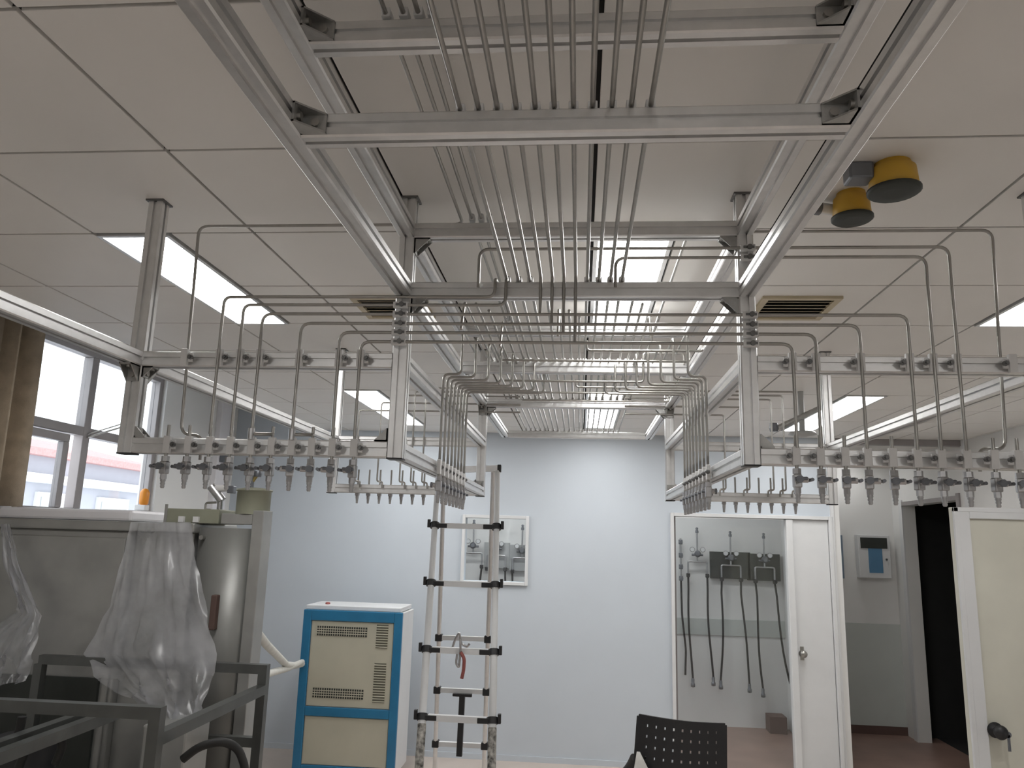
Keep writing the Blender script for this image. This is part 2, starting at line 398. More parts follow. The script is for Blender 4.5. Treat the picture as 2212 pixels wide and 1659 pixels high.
# back wall window and door
def flat_frame(root, x0, x1, z0, z1, e, y0, y1, m, bottom=True, name='frame_bar'):
    MB().box((x0-e,y0,z0-(e if bottom else 0)),(x0,y1,z1+e), .003).build(name, m, root); MB().box((x1,y0,z0-(e if bottom else 0)),(x1+e,y1,z1+e), .003).build(name, m, root)
    MB().box((x0,y0,z1),(x1,y1,z1+e), .003).build(name, m, root)
    if bottom: MB().box((x0,y0,z0-e),(x1,y1,z0), .003).build(name, m, root)
w2 = sroot('window_2', (WIN[0], YB, WIN[2]))
flat_frame(w2, *WIN, .028, YB-.03, YB, 'white')
MB().box((WIN[0],YB+.04,WIN[2]),(WIN[1],YB+.046,WIN[3])).build('pane', 'glass', w2)
d1 = sroot('door_1', (DOOR[0], YB, 0))
flat_frame(d1, *DOOR, .03, YB-.03, YB+.1, 'white', False)
MB().box((1.79,YB-.02,0),(1.85,YB+.06,2.08), .008).build('mullion', 'white', d1)
lf = MB().box((1.85,YB+.005,.01),(2.15,YB+.045,2.08), .003).build('leaf', 'white', d1)
kn = MB(); kn.lathe([(.026,0),(.028,-.006),(.012,-.012),(.012,-.035),(.026,-.045),(.030,-.058),(.024,-.070),(.004,-.074)], (1.885,YB+.005,.965), 16, 'y'); kn.build('knob', 'steel', d1)
MB().box((1.87,YB-.001,.91),(1.90,YB+.005,1.02)).build('lock_plate', 'steel', d1)
MB().box((.85,YB+.04,.02),(1.79,YB+.046,2.07)).build('pane', 'glass', d1)
MB().box((.83,YB+.03,0),(.85,YB+.06,2.08)).build('stile', 'frame', d1)
# open white door leaf at the right
d2 = sroot('door_2', (2.76, 4.1, 0))
lx0, lx1, lz = 1.872, 2.755, 2.065
MB().box((lx0,4.10,.01),(lx1,4.14,lz), .003).build('leaf', 'cream', d2)
flat_frame(d2, lx0+.075, lx1-.075, .12, lz-.055, .055, 4.085, 4.101, 'white', True, 'leaf_rail')
MB().box((lx0,4.083,.01),(lx0+.022,4.102,lz), .002).build('edge_strip', 'white', d2)
MB().box((lx0,4.083,lz-.022),(lx1,4.102,lz), .002).build('edge_strip', 'white', d2)
hp = on_y(2152, 1578, 4.07)
hb = MB(); hb.lathe([(.034,0),(.036,-.008),(.018,-.014),(.016,-.035),(.028,-.045),(.033,-.060),(.026,-.074),(.004,-.078)], (hp.x,4.085,hp.z), 18, 'y')
hb.build('handle', 'black', d2)
ky = MB().box((hp.x+.036,4.046,hp.z-.085),(hp.x+.048,4.050,hp.z-.012)); ky.lathe([(.014,-.002),(.014,.002)], (hp.x+.042,4.048,hp.z-.012), 12, 'y'); ky.build('key', 'valve_dark', d2)

# ---------------------------------------------------------------- aluminium rack
XL, XR, XOL, XOR = -.493, .440, -1.250, 1.203
YA, Y1, Y2, Y3, Y4 = 1.165, 2.030, 3.000, 3.830, 5.000
ZB, ZM, ZL, ZU = 2.073, 2.317, 2.520, 2.695
S = .043; H = S/2
rack = thing('aluminium_rack', 'suspended rack of slotted aluminium profile carrying the gas tubes under the ceiling', 'rack', (0, Y1, ZC))
def rail(a, b, name): return MB().extr(a, b, S).build(name, 'alu', rack)
for X in (XL, XR):
    rail((X,.3,ZU),(X,Y2+.08,ZU), 'rail'); rail((X,.3,ZL),(X,Y4,ZL), 'rail')
    rail((X,Y1+H,ZM),(X,Y3-H,ZM), 'rail'); rail((X,Y1+H,ZB),(X,Y3-H,ZB), 'rail')
for X in (XOL, XOR): rail((X,.5,ZM),(X,Y1-H,ZM), 'rail'); rail((X,Y1+H,ZM),(X,Y3-H,ZM), 'rail')
for Y in (YA, Y1, Y2+.08): rail((XL+H,Y,ZU),(XR-H,Y,ZU), 'cross_beam')
for Y in (YA, Y1, Y2, Y3, Y4): rail((XL+H,Y,ZL),(XR-H,Y,ZL), 'cross_beam')
for Y in (Y1, Y3):
    for z in (ZM, ZB):
        rail((XOL+H,Y,z),(XL-H,Y,z), 'cross_beam'); rail((XR+H,Y,z),(XOR-H,Y,z), 'cross_beam')
    for X in (XOL, XL, XR, XOR): rail((X,Y,ZB-H),(X,Y,ZC), 'post')
# end caps, flanges
for X in (XOL, XL, XR, XOR):
    for Y in (Y1, Y3):
        MB().box((X-H,Y-H,ZB-H-.004),(X+H,Y+H,ZB-H), .001).build('end_cap', 'black', rack)
        fl = MB().box((X-.027,Y-.027,ZC-.005),(X+.027,Y+.027,ZC)); fl.build('flange', 'bolt', rack)
for X in (XL, XR): MB().box((X-H,Y4,ZL-H),(X+H,Y4+.004,ZL+H)).build('end_cap', 'black', rack)
# gusset brackets: corner c, legs along unit directions u and v
def gusset(c, u, v, size=.044):
    c = Vector(c); u = Vector(u); v = Vector(v); wv = u.cross(v)*.018
    g = MB(); t = .004
    for s in (-1, 1):
        o = c+wv*s
        g.prism([o, o+u*size, o+u*size+v*t, o+v*size+u*t, o+v*size], wv*(-s)*.18)
    g.prism([c-wv, c+u*size-wv, c+u*size+v*t-wv, c+v*t-wv], wv*2); g.prism([c-wv, c+v*size-wv, c+v*size+u*t-wv, c+u*t-wv], wv*2)
    o = g.build('corner_bracket', 'bracket', rack)
    b = MB(); b.cyl(c+u*size*.6, c+u*size*.6+v*.010, .008, 8); b.cyl(c+v*size*.6, c+v*size*.6+u*.010, .008, 8); b.build('bolt', 'steel', o)
for X, s in ((XL, 1), (XR, -1)):
    for Y in (YA, Y1, Y2, Y3):
        gusset((X+s*H, Y-H, ZL), (s,0,0), (0,-1,0)) if Y in (YA,) else gusset((X+s*H, Y, ZL-H), (s,0,0), (0,0,-1)) if Y != Y2 else gusset((X+s*H, Y+H, ZL), (s,0,0), (0,1,0))
    gusset((X+s*H, YA-H, ZU), (s,0,0), (0,-1,0)); gusset((X+s*H, Y1, ZU-H), (s,0,0), (0,0,-1))
    for Y, d in ((Y1, 1), (Y3, -1)):
        gusset((X, Y+d*H, ZL-H), (0,d,0), (0,0,-1)); gusset((X, Y+d*H, ZB+H), (0,d,0), (0,0,1), .03)
        gusset((X-s*H, Y, ZB+H), (-s,0,0), (0,0,1), .036)
for X, s in ((XOL, 1), (XOR, -1)):
    gusset((X, Y1-H, ZM-H), (0,-1,0), (0,0,-1)); gusset((X, Y1+H, ZM-H), (0,1,0), (0,0,-1)); gusset((X+s*H, Y1, ZM-H), (s,0,0), (0,0,-1), .03)
    gusset((X, Y3-H, ZM-H), (0,-1,0), (0,0,-1)); gusset((X+s*H, Y1, ZB+H), (s,0,0), (0,0,1), .03)

# tube clamps
cl_p = {}
def clamp(kind, p, bolt=1):
    if (kind, bolt) not in cl_p:
        b = MB(); k = MB()
        if kind == 'front':                                    # on the front of a beam, tube vertical
            b.box((-.010,-.006,-.024),(.010,.007,.024), .002); b.box((-.022 if bolt < 0 else .010,-.001,-.012),(-.010 if bolt < 0 else .022,.007,.012), .001)
            x = .018*bolt; k.cyl((x,.002,0),(x,-.008,0), .007, 8); k.cyl((x,-.008,0),(x,-.012,0), .004, 6)
        elif kind == 'post':                                   # on the front of a post, tube horizontal
            b.box((-.020,-.006,-.009),(.020,.007,.009), .002); k.cyl((.004,-.006,0),(.004,-.013,0), .007, 8); k.box((-.012,-.010,-.003),(.016,-.006,.003))
        else:                                                  # on top of a beam, tube lengthwise
            b.box((-.008,-.014,-.006),(.008,.014,.011), .0015); k.cyl((0,0,.011),(0,0,.016), .005, 6)
        o = b.build('tube_clamp', 'clamp', rack); o.location = Vector(p)-rack.location
        kk = MB.mesh(k, 'bolt', M['bolt']); ko = bpy.data.objects.new('bolt', kk); col.objects.link(ko); ko.parent = o
        for v in o.data.vertices: v.co += rack.location
        cl_p[(kind, bolt)] = o
        return o
    src = cl_p[(kind, bolt)]; c = copy_tree(src, rack); c.location = Vector(p)-rack.location; return c

# ---------------------------------------------------------------- gas tubes
TR = .0045
def tube(pts, label, group, name='gas_tube', r=TR, fillet=.022, n=8):
    return tag(MB().tube(pts, r, n, fillet).build(name, 'steel'), label, 'tube', group)
ZT_ = ZL+H+.006; ZUT = 2.734; YH = 1.985
low = [-.205+.0314*i for i in range(11)]
HZ = [2.490, 2.467, 2.441, 2.414, 2.389, 2.363]
LT = [-.996, -.937, -.880, -.768, -.657, -.597]        # where they turn down on the left wing
RT = [None, None, .836, .715, .604, .545]
for i, x in enumerate(low):
    lab = 'stainless tube along the tray, %s from left in the lower layer' % ORD[i]
    if 3 <= i <= 6:
        tube([(x,.3,ZT_),(x,YH,ZT_),(x,YH,HZ[i-1])], lab+', turning down', 'tubes along the tray', fillet=.016)
    else: tube([(x,.3,ZT_),(x,Y4+.06,ZT_)], lab, 'tubes along the tray')
    for Y in (YA, Y1, Y2, Y3, Y4):
        if Y > 2 and 3 <= i <= 6: continue
        clamp('top', (x, Y, ZT_))
# upper layer
for i, x in enumerate((-.343, -.312, -.286, -.262)):
    lab = 'stainless tube above the upper beams, %s from left' % ORD[i]
    if i == 0: tube([(x,.3,ZUT),(x,2.062,ZUT),(-1.137,2.062,ZUT),(-1.120,2.062,2.11),(-1.056,2.062,2.11),(-1.056,2.062,2.04)], lab+', ending at the left wing', 'upper layer tubes', fillet=.03)
    else: tube([(x,.3,ZUT),(x,Y2+.12,ZUT)], lab, 'upper layer tubes')
    for Y in (YA,)+((Y1, Y2+.08) if i else ()): clamp('top', (x, Y, ZUT))
for x0_, x1_, nm in ((-.880,-.823,'fifth'),(-.767,-.712,'seventh')):
    t = tube([(x0_,YH-.002,2.105),(x1_,YH-.002,2.105),(x1_,YH-.002,ZB+.03)], 'short bent tube just above the left lower beam starting over its %s valve' % nm, 'bent jumpers over the left lower beam', fillet=.016)
    MB().cyl((x0_,YH-.003,2.090),(x0_,YH-.003,2.120), .009, 10).build('tee_fitting', 'valve', t)
tube([(.30,3.5,ZUT-.02),(.30,2.085,ZUT-.02),(1.118,2.085,ZUT-.02),(1.098,2.085,2.11),(1.018,2.062,2.11),(1.018,2.062,2.05)], 'stainless tube crossing highest to the right wing, ending in an elbow', 'tubes to the right wing', fillet=.03)
# extra tubes that begin behind the first beam
k = 0
for i in range(20):
    x = -.352+.0314*i
    if any(abs(x-q) < .014 for j, q in enumerate(low) if not 3 <= j <= 6): continue
    y0 = 2.16+.07*(i % 4)
    tube([(x,y0,ZT_-(.10 if i % 3 == 0 else 0)),(x,y0+.05,ZT_),(x,Y4+.06,ZT_)] if i % 3 == 0 else [(x,y0,ZT_),(x,Y4+.06,ZT_)],
         'thin tube in the far half of the tray only, %s from left' % ORD[k], 'tubes in the far half of the tray', fillet=.02)
    k += 1
    for Y in (Y2, Y3, Y4): clamp('top', (x, Y, ZT_))
# tubes crossing in front of the posts to both wings
for i, z in enumerate(HZ):
    lt = LT[i]; xl = [(lt,YH,ZB+.03),(lt,YH,z)]
    if i >= 2:
        rt = RT[i]
        tube(xl+[(rt,YH,z),(rt,YH,ZB+.02)], 'stainless tube crossing both front posts and dropping into both wings, %s row from top' % ORD[i], 'tubes crossing to the wings', fillet=.028)
    else: tube(xl+[(-.235+.03*i,YH,z),(-.235+.03*i,YH,ZT_-.002),(-.235+.03*i,2.4,ZT_-.002)], 'stainless tube from the tray into the left wing only, %s row from top' % ORD[i], 'tubes crossing to the wings', fillet=.022)
    if i >= 1: clamp('post', (XL, YH, z))
    if i >= 2: clamp('post', (XR, YH, z))
    clamp('front', (lt, YH+.006, ZM), 1)
for z, xs_, rt, where in ((2.627, -.281, .952, 'upper'), (2.600, .09, .893, 'lower')):
    tube([(xs_,YH,ZT_-.03),(xs_,YH,z),(rt,YH,z),(rt,YH,ZB+.02)], 'stainless tube between the beams crossing to the right wing, %s of the pair' % where, 'tubes crossing to the wings', fillet=.028)
    clamp('post', (XR, YH, z)); clamp('front', (rt, YH+.006, ZM), -1)
for rt in RT[2:]: clamp('front', (rt, YH+.006, ZM), -1)
clamp('front', (-1.096, YH+.006, ZM), 1); clamp('front', (1.085, YH+.006, ZM), -1)

# ---------------------------------------------------------------- valves under the beams
def make_valve(side, label, group):
    t = thing('needle_valve', label, 'valve', (0,0,0), group)
    a = MB(); a.cyl((0,0,.075),(0,0,-.012), TR, 8); a.build('inlet_tube', 'steel', t)
    a = MB(); a.cyl((0,0,-.010),(0,0,-.024), .0105, 6, smooth=False); a.build('nut', 'valve', t)
    a = MB(); a.box((-.010,-.010,-.058),(.010,.010,-.024), .003); a.cyl((0,0,-.058),(side*.0,0,-.072), .0085, 6, smooth=False); a.build('body', 'valve', t)
    a = MB(); a.cyl((0,0,-.038),(side*.026,0,-.038), .0075, 10); a.cyl((0,-.008,-.038),(0,-.022,-.038), .008, 10); a.build('bonnet', 'valve', t)
    a = MB(); a.cyl((side*.022,0,-.038),(side*.034,0,-.038), .004, 8); a.cyl((side*.033,-.016,-.038),(side*.033,.016,-.038), .0045, 8); a.cyl((-side*.012,-.022,-.038),(side*.018,-.022,-.036), .0045, 8)
    a.cyl((0,-.020,-.038),(0,-.026,-.038), .0095, 10); a.build('handle', 'valve_dark', t)
    a = MB(); a.lathe([(.0065,0),(.0075,-.006),(.0055,-.010),(.007,-.014),(.005,-.018),(.006,-.022),(.004,-.026)], (0,0,-.070), 10); a.build('hose_barb', 'valve', t)
    return t
VL = [-1.116,-1.056,-.996,-.938,-.879,-.823,-.767,-.712,-.656,-.597]
VR = [.543,.602,.662,.717,.777,.836,.893,.954,1.018,1.074]
protoL = None
for side, X, nm in ((-1, VL, 'left'), (1, VR, 'right')):
    pr = None
    for i, x in enumerate(X):
        lab = 'small steel needle valve hanging under the front beam of the %s wing, %s from left' % (nm, ORD[i])
        if pr is None: pr = make_valve(side, lab, 'front valves of the %s wing' % nm); v = pr
        else: v = copy_tree(pr); v['label'] = lab
        v.location = (x, YH+.004, ZB-H); v.rotation_euler.z = random.uniform(-.3, .3)
        clamp('front', (x, YH+.004, ZB), 1 if side < 0 else -1)
    # valves on the inner side of the wing, seen along the row
    xv = XL+.033 if side < 0 else XR-.033
    for j in range(8):
        Y = 2.50+.078*j
        v = copy_tree(pr); v.location = (xv, Y, ZB-H); v.rotation_euler.z = math.pi/2*side
        v['label'] = 'steel needle valve on the inner side of the %s wing, %s from the front' % (nm, ORD[j]); v['group'] = 'inner valves of the %s wing' % nm
        xt = -.40+.036*j if side < 0 else .35-.036*j
        zt = 2.385+.006*j
        tube([(xv,Y,ZB+.02),(xv,Y,zt),(xt,Y,zt),(xt,Y,ZT_-.012),(xt,Y+.30,ZT_-.012)], 'stainless tube bending down into the %s inner valve row, %s from the front' % (nm, ORD[j]), 'tubes to the inner rows', fillet=.02)
        c = clamp('front', (xv, Y, ZB), 1); c.rotation_euler.z = math.pi/2*(1 if side < 0 else -1)
    # valves behind the rear beam, and the tubes that feed them
    for j in range(7):
        x = (-1.126+.057*j) if side < 0 else (.701+.0565*j)
        v = copy_tree(pr); v.location = (x, Y3+H+.010, ZB-H+.046); v.rotation_euler.z = math.pi
        v['label'] = 'small steel valve behind the rear beam of the %s wing, %s from left' % (nm, ORD[j]); v['group'] = 'rear valves of the %s wing' % nm
        if j % 2 == 0 or j == 5:
            zt = 2.47+.02*j; xt = -.30 if side < 0 else .22
            dx = .028 if side < 0 else -.028
            tube([(x+dx,Y3-H-.008,ZB+.005),(x+dx,Y3-H-.008,ZB+.036),(x,Y3-H-.008,ZB+.036),(x,Y3-H-.008,zt),(xt,Y3-H-.008,zt)], 'thin tube dropping to the rear beam of the %s wing, %s position from left' % (nm, ORD[j]), 'tubes to the rear beams', fillet=.012)
# bright crossing tubes and jumpers over the middle of the tray
for Y, x0, x1, z, w_ in ((2.62,.02,.42,2.500,'nearest'),(2.80,-.30,.40,2.505,'second'),(3.28,-.02,.42,2.500,'third'),(3.36,-.25,.42,2.490,'fourth'),(3.58,-.28,.41,2.494,'farthest')):
    tube([(x0,Y,z+.035),(x0,Y,z),(x1,Y,z),(x1,Y,z+.035)], 'bright jumper tube running crosswise under the tray, %s from the front' % w_, 'crosswise jumper tubes', fillet=.014)
tube([(-.3,2.985-H,2.46),(.243,2.985-H,2.46),(.243,2.985-H,2.575),(.40,2.985-H,2.575),(.40,2.985-H,2.53)], 'bright stainless tube stepping up in front of the third lower beam', 'crosswise jumper tubes', fillet=.014)

# ---------------------------------------------------------------- ceiling gas detectors
for cx, cy, r, lab in ((.773,1.856,.060,'larger yellow round gas detector with dark underside hanging right of the tray'), (.728,2.022,.051,'smaller yellow round gas detector with dark underside, left of the larger one')):
    t = thing('gas_detector', lab, 'detector', (cx,cy,ZC))
    MB().lathe([(r*.72,0),(r*.76,-.010),(r*.90,-.016),(r*.97,-.066),(r*.90,-.070)], (cx,cy,ZC), 24).build('housing', 'yellow', t)
    MB().lathe([(r*.90,-.068),(r*1.06,-.069),(r*1.06,-.075),(r*.96,-.079),(r*.5,-.080)], (cx,cy,ZC), 24).build('sensor_cover', 'grille', t)
t = thing('junction_box', 'small dark square box on the ceiling beside the larger yellow detector', 'box', (.690,1.86,ZC))
MB().box((.662,1.835,ZC-.045),(.722,1.89,ZC), .006).build('body', 'valve_dark', t)
MB().cyl((.722,1.86,ZC-.02),(.75,1.875,ZC-.02), .008, 8).build('cable_gland', 'clamp', t)
t = thing('pipe_stub', 'white pipe stub with dark end beside the smaller yellow detector', 'pipe', (.66,2.07,ZC-.02))
MB().cyl((.655,2.06,ZC-.025),(.712,2.075,ZC-.025), .016, 14).build('pipe', 'clamp', t)
MB().cyl((.628,2.053,ZC-.025),(.655,2.06,ZC-.025), .020, 14).build('end', 'valve_dark', t)

# ---------------------------------------------------------------- passage: panel box, notice
t = thing('alarm_panel', 'white wall box with dark window and blue label in the passage', 'panel', (3.07,YF,1.54))
MB().box((2.93,YF-.10,1.545),(3.255,YF,1.99), .008).build('case', 'white', t)
MB().box((2.955,YF-.106,1.85),(3.225,YF-.10,1.96)).build('display_window', 'grille', t)
MB().box((3.03,YF-.104,1.60),(3.17,YF-.10,1.85)).build('blue_label', 'signblue', t)
MB().cyl((3.21,YF-.10,1.74),(3.21,YF-.112,1.74), .010, 10).build('lock', 'valve_dark', t)
t = MB().box((2.55,YF-.025,1.53),(2.80,YF,1.98), .003).build('notice_board', 'notice'); tag(t, 'narrow blue-grey board on the passage wall half hidden by the wall end', 'board')

# ---------------------------------------------------------------- gas manifolds in the room behind
def manifold(x, z, wd, plate, hoses, label, grp, dark=True):
    Y = YF-.02
    t = thing('gas_manifold', label, 'manifold', (x, YF, z), grp)
    if plate: MB().box((x-wd/2,Y-.03,z-.14),(x+wd/2,YF,z+.14), .004).build('backing_plate', 'grille' if dark else 'palegrey', t)
    y = Y-.06
    fr = MB().tube([(x-.10,y,z-.13),(x-.10,y,z),(x+.10,y,z),(x+.10,y,z-.13)], .010, 8, .02); fr.tube([(x,y,z),(x,y,z+.33)], .009, 8); fr.build('pipe', 'valve', t)
    r = MB().lathe([(.012,.02),(.032,.0),(.036,-.03),(.020,-.05)], (x,y,z+.08), 14, 'y'); r.cyl((x-.06,y,z+.07),(x+.06,y,z+.07), .012, 8); r.build('regulator', 'valve_dark', t)
    for s in (-1, 1):
        g = MB().lathe([(.026,.01),(.028,-.012),(.024,-.016)], (x+s*.055,y-.01,z+.125), 14, 'y').build('gauge', 'valve', t)
        MB().lathe([(.021,0),(.021,-.003)], (x+s*.055,y-.026,z+.125), 14, 'y').build('dial', 'white', g)
        v = MB().box((x+s*.10-.018,y-.02,z-.165),(x+s*.10+.018,y+.02,z-.125), .004); v.cyl((x+s*.10,y-.02,z-.145),(x+s*.10,y-.05,z-.145), .016, 10); v.build('valve', 'black', t)
    v = MB().lathe([(.016,0),(.018,.02),(.010,.035),(.016,.05),(.006,.06)], (x,y,z+.30), 10); v.build('vent_cap', 'valve_dark', t)
    for s, dx, ln in hoses:
        pts = [(x+s*.10,y,z-.165)]
        for q in range(1, 9):
            f = q/8; pts.append((x+s*.10+dx*(f**1.6)+.01*math.sin(f*5+x*7), y-.01*math.sin(f*3), z-.165-ln*f))
        h_ = MB().tube(pts, .0105, 8).build('hose', 'rubber', t)
        e = pts[-1]; MB().lathe([(.012,0),(.016,-.01),(.016,-.05),(.022,-.055),(.022,-.085),(.010,-.09)], e, 10).build('hose_end', 'valve_dark', h_)
    return t
manifold(1.265, 1.66, .34, False, [(-1,.02,1.02),(1,.03,1.0)], 'bare pipe gas manifold with two hanging hoses, left one behind the glass door', 'gas manifolds behind the door')
manifold(1.615, 1.63, .42, True, [(-1,-.03,1.0),(1,.06,1.02)], 'dark-backed gas manifold with two hanging hoses in the middle behind the glass door', 'gas manifolds behind the door')
manifold(1.965, 1.62, .34, True, [(-1,.04,1.05),(1,.14,1.1)], 'dark-backed gas manifold with two hoses at the right behind the glass door', 'gas manifolds behind the door')
t = thing('gas_valve_column', 'dark vertical row of valves and one hose beside the left door edge', 'valve', (1.09, YF, 1.6))
a = MB().tube([(1.09,YF-.07,1.9),(1.09,YF-.07,1.46)], .010, 8); a.build('pipe', 'valve', t)
a = MB()
for z in (1.86, 1.72, 1.60, 1.48): a.box((1.07,YF-.095,z-.025),(1.11,YF-.05,z+.025), .004); a.cyl((1.09,YF-.095,z),(1.09,YF-.13,z), .018, 10)
a.build('valve', 'valve_dark', t)
MB().tube([(1.09,YF-.07,1.46),(1.095,YF-.07,1.1),(1.13,YF-.07,.75),(1.12,YF-.07,.5)], .0105, 8, .05).build('hose', 'rubber', t)
manifold(-1.16, 1.68, .30, False, [(1,-.01,.9)], 'pale pipe gas manifold at the left behind the small window', 'gas manifolds behind the window')
manifold(-.90, 1.66, .28, True, [(1,.02,.9)], 'grey-backed gas manifold in the middle behind the small window', 'gas manifolds behind the window', False)
manifold(-.62, 1.64, .28, True, [(-1,.0,.9)], 'grey-backed gas manifold at the right behind the small window', 'gas manifolds behind the window', False)
t = MB().box((1.93,YF-.22,.0),(2.10,YF-.03,.16), .004).build('storage_box', 'board'); tag(t, 'small dark brown box on the floor behind the glass door', 'box')

# ---------------------------------------------------------------- blue cabinet
cab = thing('equipment_cabinet', 'blue-framed steel cabinet with beige panels and vent grilles by the back wall', 'cabinet', (-1.8,6.2,0))
cx0, cx1, cy0, cy1, cz = -2.180, -1.378, 6.20, 6.62, 1.247
MB().box((cx0,cy0+.02,.05),(cx1,cy1,cz-.004), .004).build('body', 'white', cab)
def cbar(x0, x1, z0, z1): MB().box((x0,cy0,z0),(x1,cy0+.03,z1), .005).build('frame_bar', 'blue', cab)
cbar(cx0, cx0+.066, .05, cz); cbar(cx1-.066, cx1, .05, cz); cbar(cx0+.066, cx1-.066, cz-.08, cz); cbar(cx0+.066, cx1-.066, .455, .522); cbar(cx0+.066, cx1-.066, .05, .10)
MB().box((cx0+.005,cy0+.03,cz),(cx1-.02,cy1,cz+.035), .006).build('top', 'white', cab)
up = MB().box((cx0+.07,cy0+.012,.526),(cx1-.07,cy0+.03,cz-.084), .004).build('upper_panel', 'beige', cab)
MB().box((cx0+.07,cy0+.012,.104),(cx1-.07,cy0+.03,.451), .004).build('lower_panel', 'beige', cab)
g0, g1 = -2.065, -1.658
for z0, z1 in ((1.053, 1.125), (.589, .661)):
    MB().box((g0,cy0+.009,z0),(g1,cy0+.0125,z1)).build('grille', 'grille', up)
    g = MB()
    for q in range(22): g.box((g0+(g1-g0)/22*q,cy0+.004,z0),(g0+(g1-g0)/22*q+.0035,cy0+.010,z1))
    for q in range(1, 4): g.box((g0,cy0+.005,z0+(z1-z0)*q/4-.003),(g1,cy0+.009,z0+(z1-z0)*q/4+.003))
    o = g.build('grille_bars', 'beige', up)
for z0, n in ((.979, 9), (.576, 15)):
    MB().box((-1.583,cy0+.0095,z0-.004),(-1.489,cy0+.0125,z0+.0192*n)).build('louvre_shade_plate', 'louv', up)  # flat dark plate; shade between the louvres is in its colour
    for q in range(n):
        z = z0+.0192*q
        MB().prism([(-1.583,cy0+.0125,z),(-1.583,cy0+.002,z+.003),(-1.583,cy0+.0125,z+.009)], (.094,0,0)).build('louvre', 'beige', up)
for X in (cx0+.05, cx1-.05):
    for Y in (cy0+.06, cy1-.06): MB().cyl((X,Y,0),(X,Y,.05), .025, 12).build('foot', 'rubber', cab)
MB().lathe([(.02,0),(.02,.012),(.012,.016)], (-2.03,6.33,cz+.035), 10).build('red_knob', 'red', cab)

# hoses between machine and cabinet
h1 = [on_y(552,1362,4.15), on_y(575,1392,4.5), on_y(598,1415,5.0), on_y(618,1436,5.5), on_y(638,1438,6.0), Vector((cx0+.002,6.40,on_y(645,1438,6.2).z))]
tag(MB().tube(h1, .024, 10, .05).build('ribbed_hose', 'hosew'), 'pale grey hose sagging from the steel machine to the blue cabinet', 'hose')
h2 = [on_y(552,1466,4.15), on_y(590,1452,5.0), on_y(620,1444,5.6), Vector((cx0+.002,6.30,on_y(643,1432,6.2).z))]
tag(MB().tube(h2, .022, 10, .05).build('drain_hose', 'hosew'), 'straighter white hose below, rising to the side of the blue cabinet', 'hose')

# ---------------------------------------------------------------- ladder
lad = thing('step_ladder', 'tall telescopic aluminium A-frame ladder with black joints standing in mid room', 'ladder', (-.6,4.1,0))
Lt, Rt = on_y(947,1016,4.6), on_y(1075,1012,4.6)
Lb, Rb = on_y(912,1553,4.05), on_y(1064,1553,4.05)
def on_line(a, b, z): return a+(b-a)*((z-a.z)/(b.z-a.z))
zr = [on_y(1010,1137,4.47).z, on_y(1010,1262,4.33).z, on_y(1000,1405,4.2).z, on_y(990,1553,4.05).z]
step = (zr[0]-zr[3])/3
zr += [zr[3]-step, zr[3]-2*step, zr[3]-3*step]; zr = [z for z in zr if z > .15]
zt = Lt.z
seg = [zt]+zr+[.0]
for a, b in ((Lt, Lb), (Rt, Rb)):
    for i in range(len(seg)-1):
        p0, p1 = on_line(a, b, seg[i]), on_line(a, b, max(seg[i+1], .02))
        MB().cyl(p0, p1, .0155+.0012*i, 14).build('stile', 'white', lad)
    for z in zr:
        p = on_line(a, b, z); d = (b-a).normalized()
        c = MB(); c.cyl(p-d*.016, p+d*.016, .026, 14); s_ = 1 if a is Lt else -1
        c.box((p.x+(0 if s_ > 0 else -.075), p.y-.017, p.z-.013),(p.x+(.075 if s_ > 0 else 0), p.y+.017, p.z+.013), .003)
        c.box((p.x-s_*.034-.008, p.y-.012, p.z-.012),(p.x-s_*.034+.008, p.y+.012, p.z+.034), .002)
        c.build('joint', 'black', lad)
    p = on_line(a, b, .0); MB().lathe([(.03,0),(.032,.04),(.024,.06)], (p.x,p.y,0), 12).build('foot', 'rubber', lad)
    p0, p1 = on_line(a, b, zr[3]-.03), on_line(a, b, zr[3]-step+.05)
    MB().cyl(p0, p1, .0215, 14, caps=False).build('sticker', 'sticker', lad)
for z in zr:
    p, q = on_line(Lt, Lb, z), on_line(Rt, Rb, z)
    MB().beam(p+Vector((.03,0,0)), q-Vector((.03,0,0)), .030, .030).build('rung', 'white', lad)
MB().beam(Lt+Vector((-.02,0,0)), Rt+Vector((.0,0,0)), .035, .036).build('top_rung', 'alu', lad)
MB().box(Rt+Vector((0,-.02,-.022)), Rt+Vector((.022,.02,.022)), .003).build('end_cap', 'black', lad)
# rear legs
RLt, RRt = Lt+Vector((.03,.03,0)), Rt+Vector((-.03,.03,0))
RB = {id(RLt): on_y(941,1606,5.32), id(RRt): on_y(1047,1606,5.32)}
def rear(a_, z): return on_line(a_, RB[id(a_)], z)
def py(p): d = p-Vector((0,0,CAMZ)); return 829.5-FPX*d.dot(UU)/d.dot(FF)
for a in (RLt, RRt):
    MB().cyl(rear(a, zt), rear(a, .02), .014, 12).build('rear_stile', 'alu', lad)
    p = rear(a, 0); MB().lathe([(.026,0),(.028,.04),(.02,.06)], (p.x,p.y,0), 12).build('foot', 'rubber', lad)
zq = []
for t_ in (1377, 1490, 1606):
    lo_, hi_ = .1, 2.1
    for _ in range(40):
        m_ = (lo_+hi_)/2
        if py(rear(RLt, m_)) > t_: lo_ = m_
        else: hi_ = m_
    zq.append(lo_)
zq += [1.02*(zq[2]-(zq[1]-zq[2]))] if zq[2] > .5 else []
for z in zq:
    p, q = rear(RLt, z), rear(RRt, z)
    MB().beam(p, q, .028, .028).build('rear_rung', 'white', lad)
    for e, s_ in ((p, 1), (q, -1)): MB().box((e.x-.022,e.y-.022,e.z-.022),(e.x+.022,e.y+.022,e.z+.022), .004).build('rear_joint', 'black', lad)
